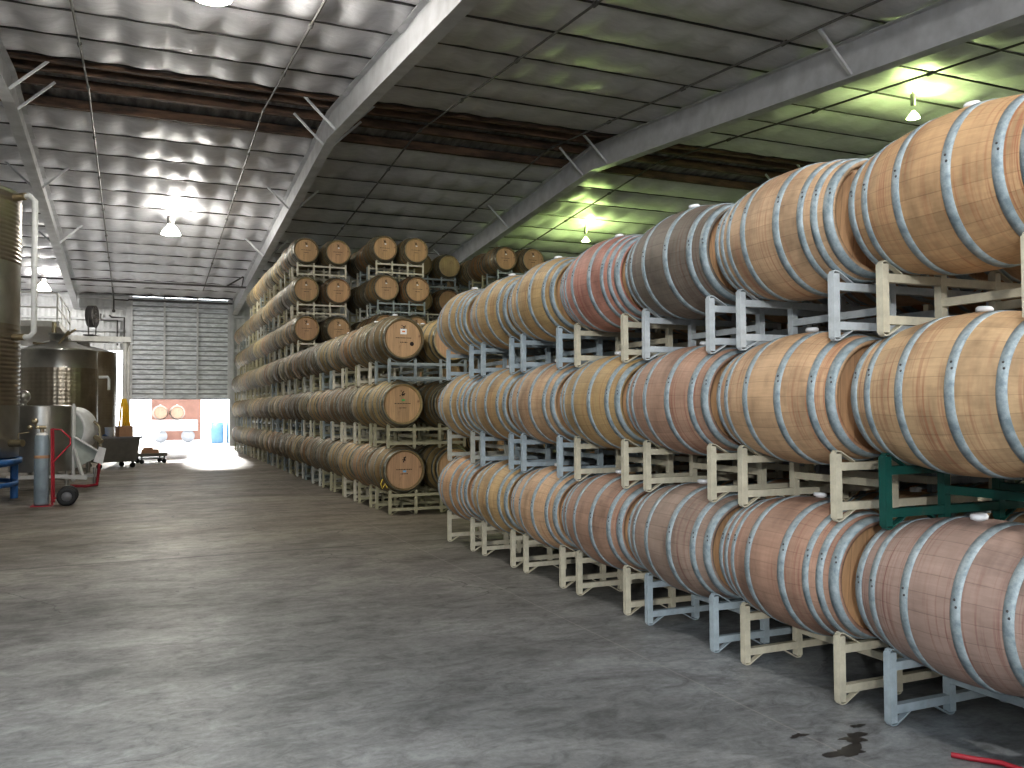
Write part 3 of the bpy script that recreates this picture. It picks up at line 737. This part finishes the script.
for y in (-.17,.17):
    b.tube([(0,y,.03),(-.02,y,1.28)],.016,8)
b.tube([(-.02,-.17,1.28),(.12,-.17,1.27),(.26,-.17,1.13),(.26,-.17,1.02),(.0,-.17,.72)],.014,8)
b.tube([(-.02,-.17,1.28),(-.02,.17,1.28)],.014,8); b.tube([(0,-.17,.1),(0,.17,.1)],.014,8); b.tube([(0,-.17,.12),(.16,-.17,.16)],.014,8)
b.box(-.32,.0,-.19,.19,.0,.012); b.build('frame',M['red_paint'],t)
for y in (-.22,.16):
    b=MB(); b.lathe([(-.035,.08),(-.045,.12),(-.035,.155),(.035,.155),(.045,.12),(.035,.08)],28,0,axis='y',mat=Matrix.Translation((.22,y,.155)))
    b.lathe([(-.03,0),(-.03,.08),(.03,.08),(.03,0)],20,1,axis='y',mat=Matrix.Translation((.22,y,.155))); b.build('wheel',[M['black'],M['greyplastic']],t)

# grape bin on casters
t=empty('grape_bin',(-.62,24.6,0),.42); tag(t,'dark grey rectangular bin on casters beside the aisle','bin')
b=MB(); 
vs=[(-.50,-.40,.16),(.50,-.40,.16),(.50,.40,.16),(-.50,.40,.16),(-.56,-.45,.76),(.56,-.45,.76),(.56,.45,.76),(-.56,.45,.76)]
b.add(vs,[(3,2,1,0),(0,1,5,4),(1,2,6,5),(2,3,7,6),(3,0,4,7),(4,5,6,7)]); b.build('bin_body',M['bin'],t)
b=MB(); b.box(-.60,.60,-.49,.49,.76,.80); b.build('bin_lid',M['greyplastic'],t)
for (x,y) in ((-.42,-.33),(.42,-.33),(-.42,.33),(.42,.33)):
    b=MB(); b.lathe([(-.025,0),(-.025,.065),(.025,.065),(.025,0)],16,0,axis='y',mat=Matrix.Translation((x,y,.065))); b.bar((x,y,.08),(x,y,.17),.05,.05); b.build('caster',M['black'],t)
def carton(nm,x,y,z,w,d,h,rz,m,label,cat):
    t=empty(nm,(x,y,z),rz); tag(t,label,cat); b=MB(); b.box(-w/2,w/2,-d/2,d/2,0,h); b.build('carton_body',M[m],t)
    b=MB(); b.box(-w/2-.004,w/2+.004,-.03,.03,h-.05,h+.004); b.build('tape',M['paper'],t)
carton('cardboard_box',-.31,24.65,.80,.34,.34,.27,.3,'card','brown cardboard box on the right of the dark bin lid','box')
b=MB(); b.lathe([(0,0),(0,.09),(.24,.105),(.25,.115),(.25,.09)],20,0); tag(b.build('white_tub',M['white_paint'],None,(-.66,24.4,.80)),'white plastic tub on the bin lid beside the cardboard box','tub')
b=MB(); b.grid(16,12,lambda u,v:(-.25+.5*u,-.2+.4*v,.02+.08*abs(sin(u*9)*cos(v*7))*(1-abs(2*u-1)**3)+.03*sin(u*4)**2)); tag(b.build('blue_cloth',M['blue_paint'],None,(-.93,24.35,.80)),'crumpled dark blue cloth on the left of the bin lid','cloth')
# yellow hoses hung on catwalk post
b=MB()
for i,dx in enumerate((-.08,-.02,.05,.1)):
    b.tube([(dx*.4,-.08,1.85),(dx,-.11,1.6),(dx*1.3,-.10,1.2),(dx*1.9,-.09,.8-.05*i),(dx*1.4+.03,-.07,.62),(dx*1.2+.07,-.05,.9),(dx*.5+.03,-.08,1.5),(dx*.4,-.08,1.85)],.028,8)
tag(b.build('yellow_hose',M['hose_yellow'],None,(-.38,29.4,.0)),'yellow hoses draped down the white catwalk post','hose')
# low cart
t=empty('low_cart',(.36,26.3,0),.25); tag(t,'low flat cart with casters next to the dark bin','cart')
b=MB(); b.box(-.36,.36,-.28,.28,.2,.28); b.bar((-.3,-.25,.14),(.3,-.25,.14),.03,.03); b.build('deck',M['bin'],t)
for (x,y) in ((-.3,-.22),(.3,-.22),(-.3,.22),(.3,.22)):
    b=MB(); b.lathe([(-.02,0),(-.02,.06),(.02,.06),(.02,0)],14,0,axis='y',mat=Matrix.Translation((x,y,.06))); b.bar((x,y,.08),(x,y,.21),.03,.03); b.build('caster',M['black'],t)
b=MB(); b.box(-.25,.2,-.18,.18,0,.1); b.box(-.2,.05,-.12,.12,.1,.15); tag(b.build('folded_sacks',M['card'],None,(.36,26.3,.28)),'brown folded sacks lying on the low cart','sacks')

# ------------------------------------------------------------------ outside the far door
b=MB(); b.box(-30,34,YB+.3,75,-.12,-.005); struct(b.build('yard_ground',M['ground']))
b=MB(); b.box(.66,3.0,47,47.1,0,3.4); tag(b.build('plywood_wall',M['ply']),'red-brown plywood wall outside the open door','wall')
t=empty('flat_trailer',(1.6,44,0)); tag(t,'sunlit white flat trailer in the yard outside the door','trailer')
b=MB(); b.box(-.95,1.0,-.8,.8,.55,1.05); b.build('bed',M['trailer_white'],t)
for x in (-.6,.6):
    b=MB(); b.lathe([(-.1,0),(-.1,.3),(.1,.3),(.1,0)],20,0,axis='y',mat=Matrix.Translation((x,-.6,.3))); b.build('wheel',M['greyplastic'],t)
for i,x in enumerate((1.0,1.74)):
    o=link('wine_barrel',ME_FAR[0],None,(x*1.0,44,1.05+.352),(0,0,0),color=(.30,.17,.11,1)); tag(o,['left','right'][i]+' barrel lying on the white trailer in the yard','barrel','barrels in the yard')
t=MB(); t.lathe([(0,0),(0,.28),(.1,.31),(.7,.31),(.72,.27),(.72,0)],24,0,mat=Matrix.Rotation(.5,4,'Y')); tag(t.build('grey_drum',M['greyplastic'],None,(.35,41.0,.15)),'tilted grey drum in the yard left of the plywood','drum')
b=MB(); b.lathe([(0,0),(0,.26),(.3,.28),(.6,.28),(.95,.26),(.97,0)],24,0); me=b.mesh('blue_drum',M['bluebin'])
for i,x in enumerate((3.28,3.95)): tag(link('blue_drum',me,None,(x+.05,41.2,0)),('left' if i==0 else 'right')+' dark blue drum just outside the door on the right','drum','blue drums in the yard')

# ------------------------------------------------------------------ small things on the near floor
def puddle(cx,cy,r,seed):
    rn=random.Random(seed); n=40; ph=[rn.uniform(0,6.28) for _ in range(6)]
    return [(cx+r*(1+.3*sin(2*a+ph[0])+.25*sin(3*a+ph[1])+.16*sin(5*a+ph[2])+.1*sin(9*a+ph[3]))*cos(a)*1.0,cy+r*(1+.3*sin(2*a+ph[0])+.25*sin(3*a+ph[1])+.16*sin(5*a+ph[2])+.1*sin(9*a+ph[3]))*sin(a)*.6,.002) for a in [2*pi*k/n for k in range(n)]]
m,nt,N,L,bb=newmat('wet_stain'); bb.inputs['Base Color'].default_value=(.045,.042,.04,1); bb.inputs['Roughness'].default_value=.3; M['wet']=m
b=MB()
for (x,y,r,s) in ((2.72,2.78,.085,1),(2.86,2.88,.07,2),(2.66,3.0,.035,3),(2.98,2.98,.03,4)):
    p=puddle(x,y,r,s); b.add([(x,y,.002)]+p,[(0,1+k,1+(k+1)%len(p)) for k in range(len(p))])
tag(b.build('wet_stain',M['wet']),'dark wet stain on the concrete before the nearest rack','stain')
b=MB(); b.tube([(3.06,2.56,.012),(3.10,2.50,.012),(3.17,2.42,.012),(3.2,2.2,.012),(3.15,2.0,.012)],.011,8)
tag(b.build('red_strap',M['red_paint']),'short red cord lying on the floor under the nearest barrel','cord')
# yellow tie on the front floor barrel of the long stack
b=MB(); b.tube([(0,0,0),(-.03,-.02,-.06),(-.01,-.02,-.13),(.03,-.02,-.06),(.06,-.02,-.12)],.008,6)
tag(b.build('yellow_tie',M['yellow'],None,(3.06,11.47,.50)),'yellow tie hanging off the front floor barrel of the long stack','tie')

# ------------------------------------------------------------------ light
w=bpy.data.worlds.new('World'); scene.world=w; w.use_nodes=True; bg=w.node_tree.nodes['Background']
bg.inputs[0].default_value=(.86,.93,1.,1); bg.inputs[1].default_value=5.
def area(name,loc,rot,sx,sy,e,c=(1,1,1),portal=False):
    l=bpy.data.lights.new(name,'AREA'); l.shape='RECTANGLE'; l.size=sx; l.size_y=sy; l.energy=e; l.color=c
    if portal: l.cycles.is_portal=True
    o=bpy.data.objects.new(name,l); col.objects.link(o); o.location=loc; o.rotation_euler=rot; return o
area('portal_far',((DX0+DX1)/2,YB+.1,1.03),(-pi/2,0,0),DX1-DX0,2.06,1,portal=True)
area('portal_near',((XL+1)/2,YN-.05,4.02),(pi/2,0,0),1-XL,3.15,1,portal=True)
# added area fill at the near opening, imitating sky from behind the camera
area('near_sky_fill',(-1.9,YN+.15,3.6),(pi/2-.25,0,0),4.6,2.6,60,(.80,.90,1.))
d=Vector((.64,.76,-.135)).normalized()
l=bpy.data.lights.new('low_key','SPOT'); l.energy=3000; l.spot_size=.9; l.spot_blend=.1; l.shadow_soft_size=.09; l.color=(1.,.98,.94)  # added spot outside the near opening, standing in for a low sun
lo=bpy.data.objects.new('low_key',l); col.objects.link(lo); lo.location=Vector((3,3,2))-d*16; lo.rotation_euler=d.to_track_quat('-Z','Y').to_euler()
s=bpy.data.lights.new('sun','SUN'); s.energy=5.5; s.angle=.06; s.color=(1.,.97,.92)
so=bpy.data.objects.new('sun',s); col.objects.link(so)
so.rotation_euler=Vector((-.063,-1,-.15)).to_track_quat('-Z','Y').to_euler()
# daylight pouring in through the far door
area('far_daylight',(1.6,40.5,3.4),(-1.15,0,0),3.8,2.0,1500,(1.,.99,.97))
scene.view_settings.view_transform='Standard'; scene.view_settings.look='Medium High Contrast'; scene.view_settings.exposure=0.
scene.cycles.use_denoising=True
scene.cycles.max_bounces=8; scene.cycles.diffuse_bounces=4; scene.cycles.glossy_bounces=3; scene.cycles.sample_clamp_indirect=6
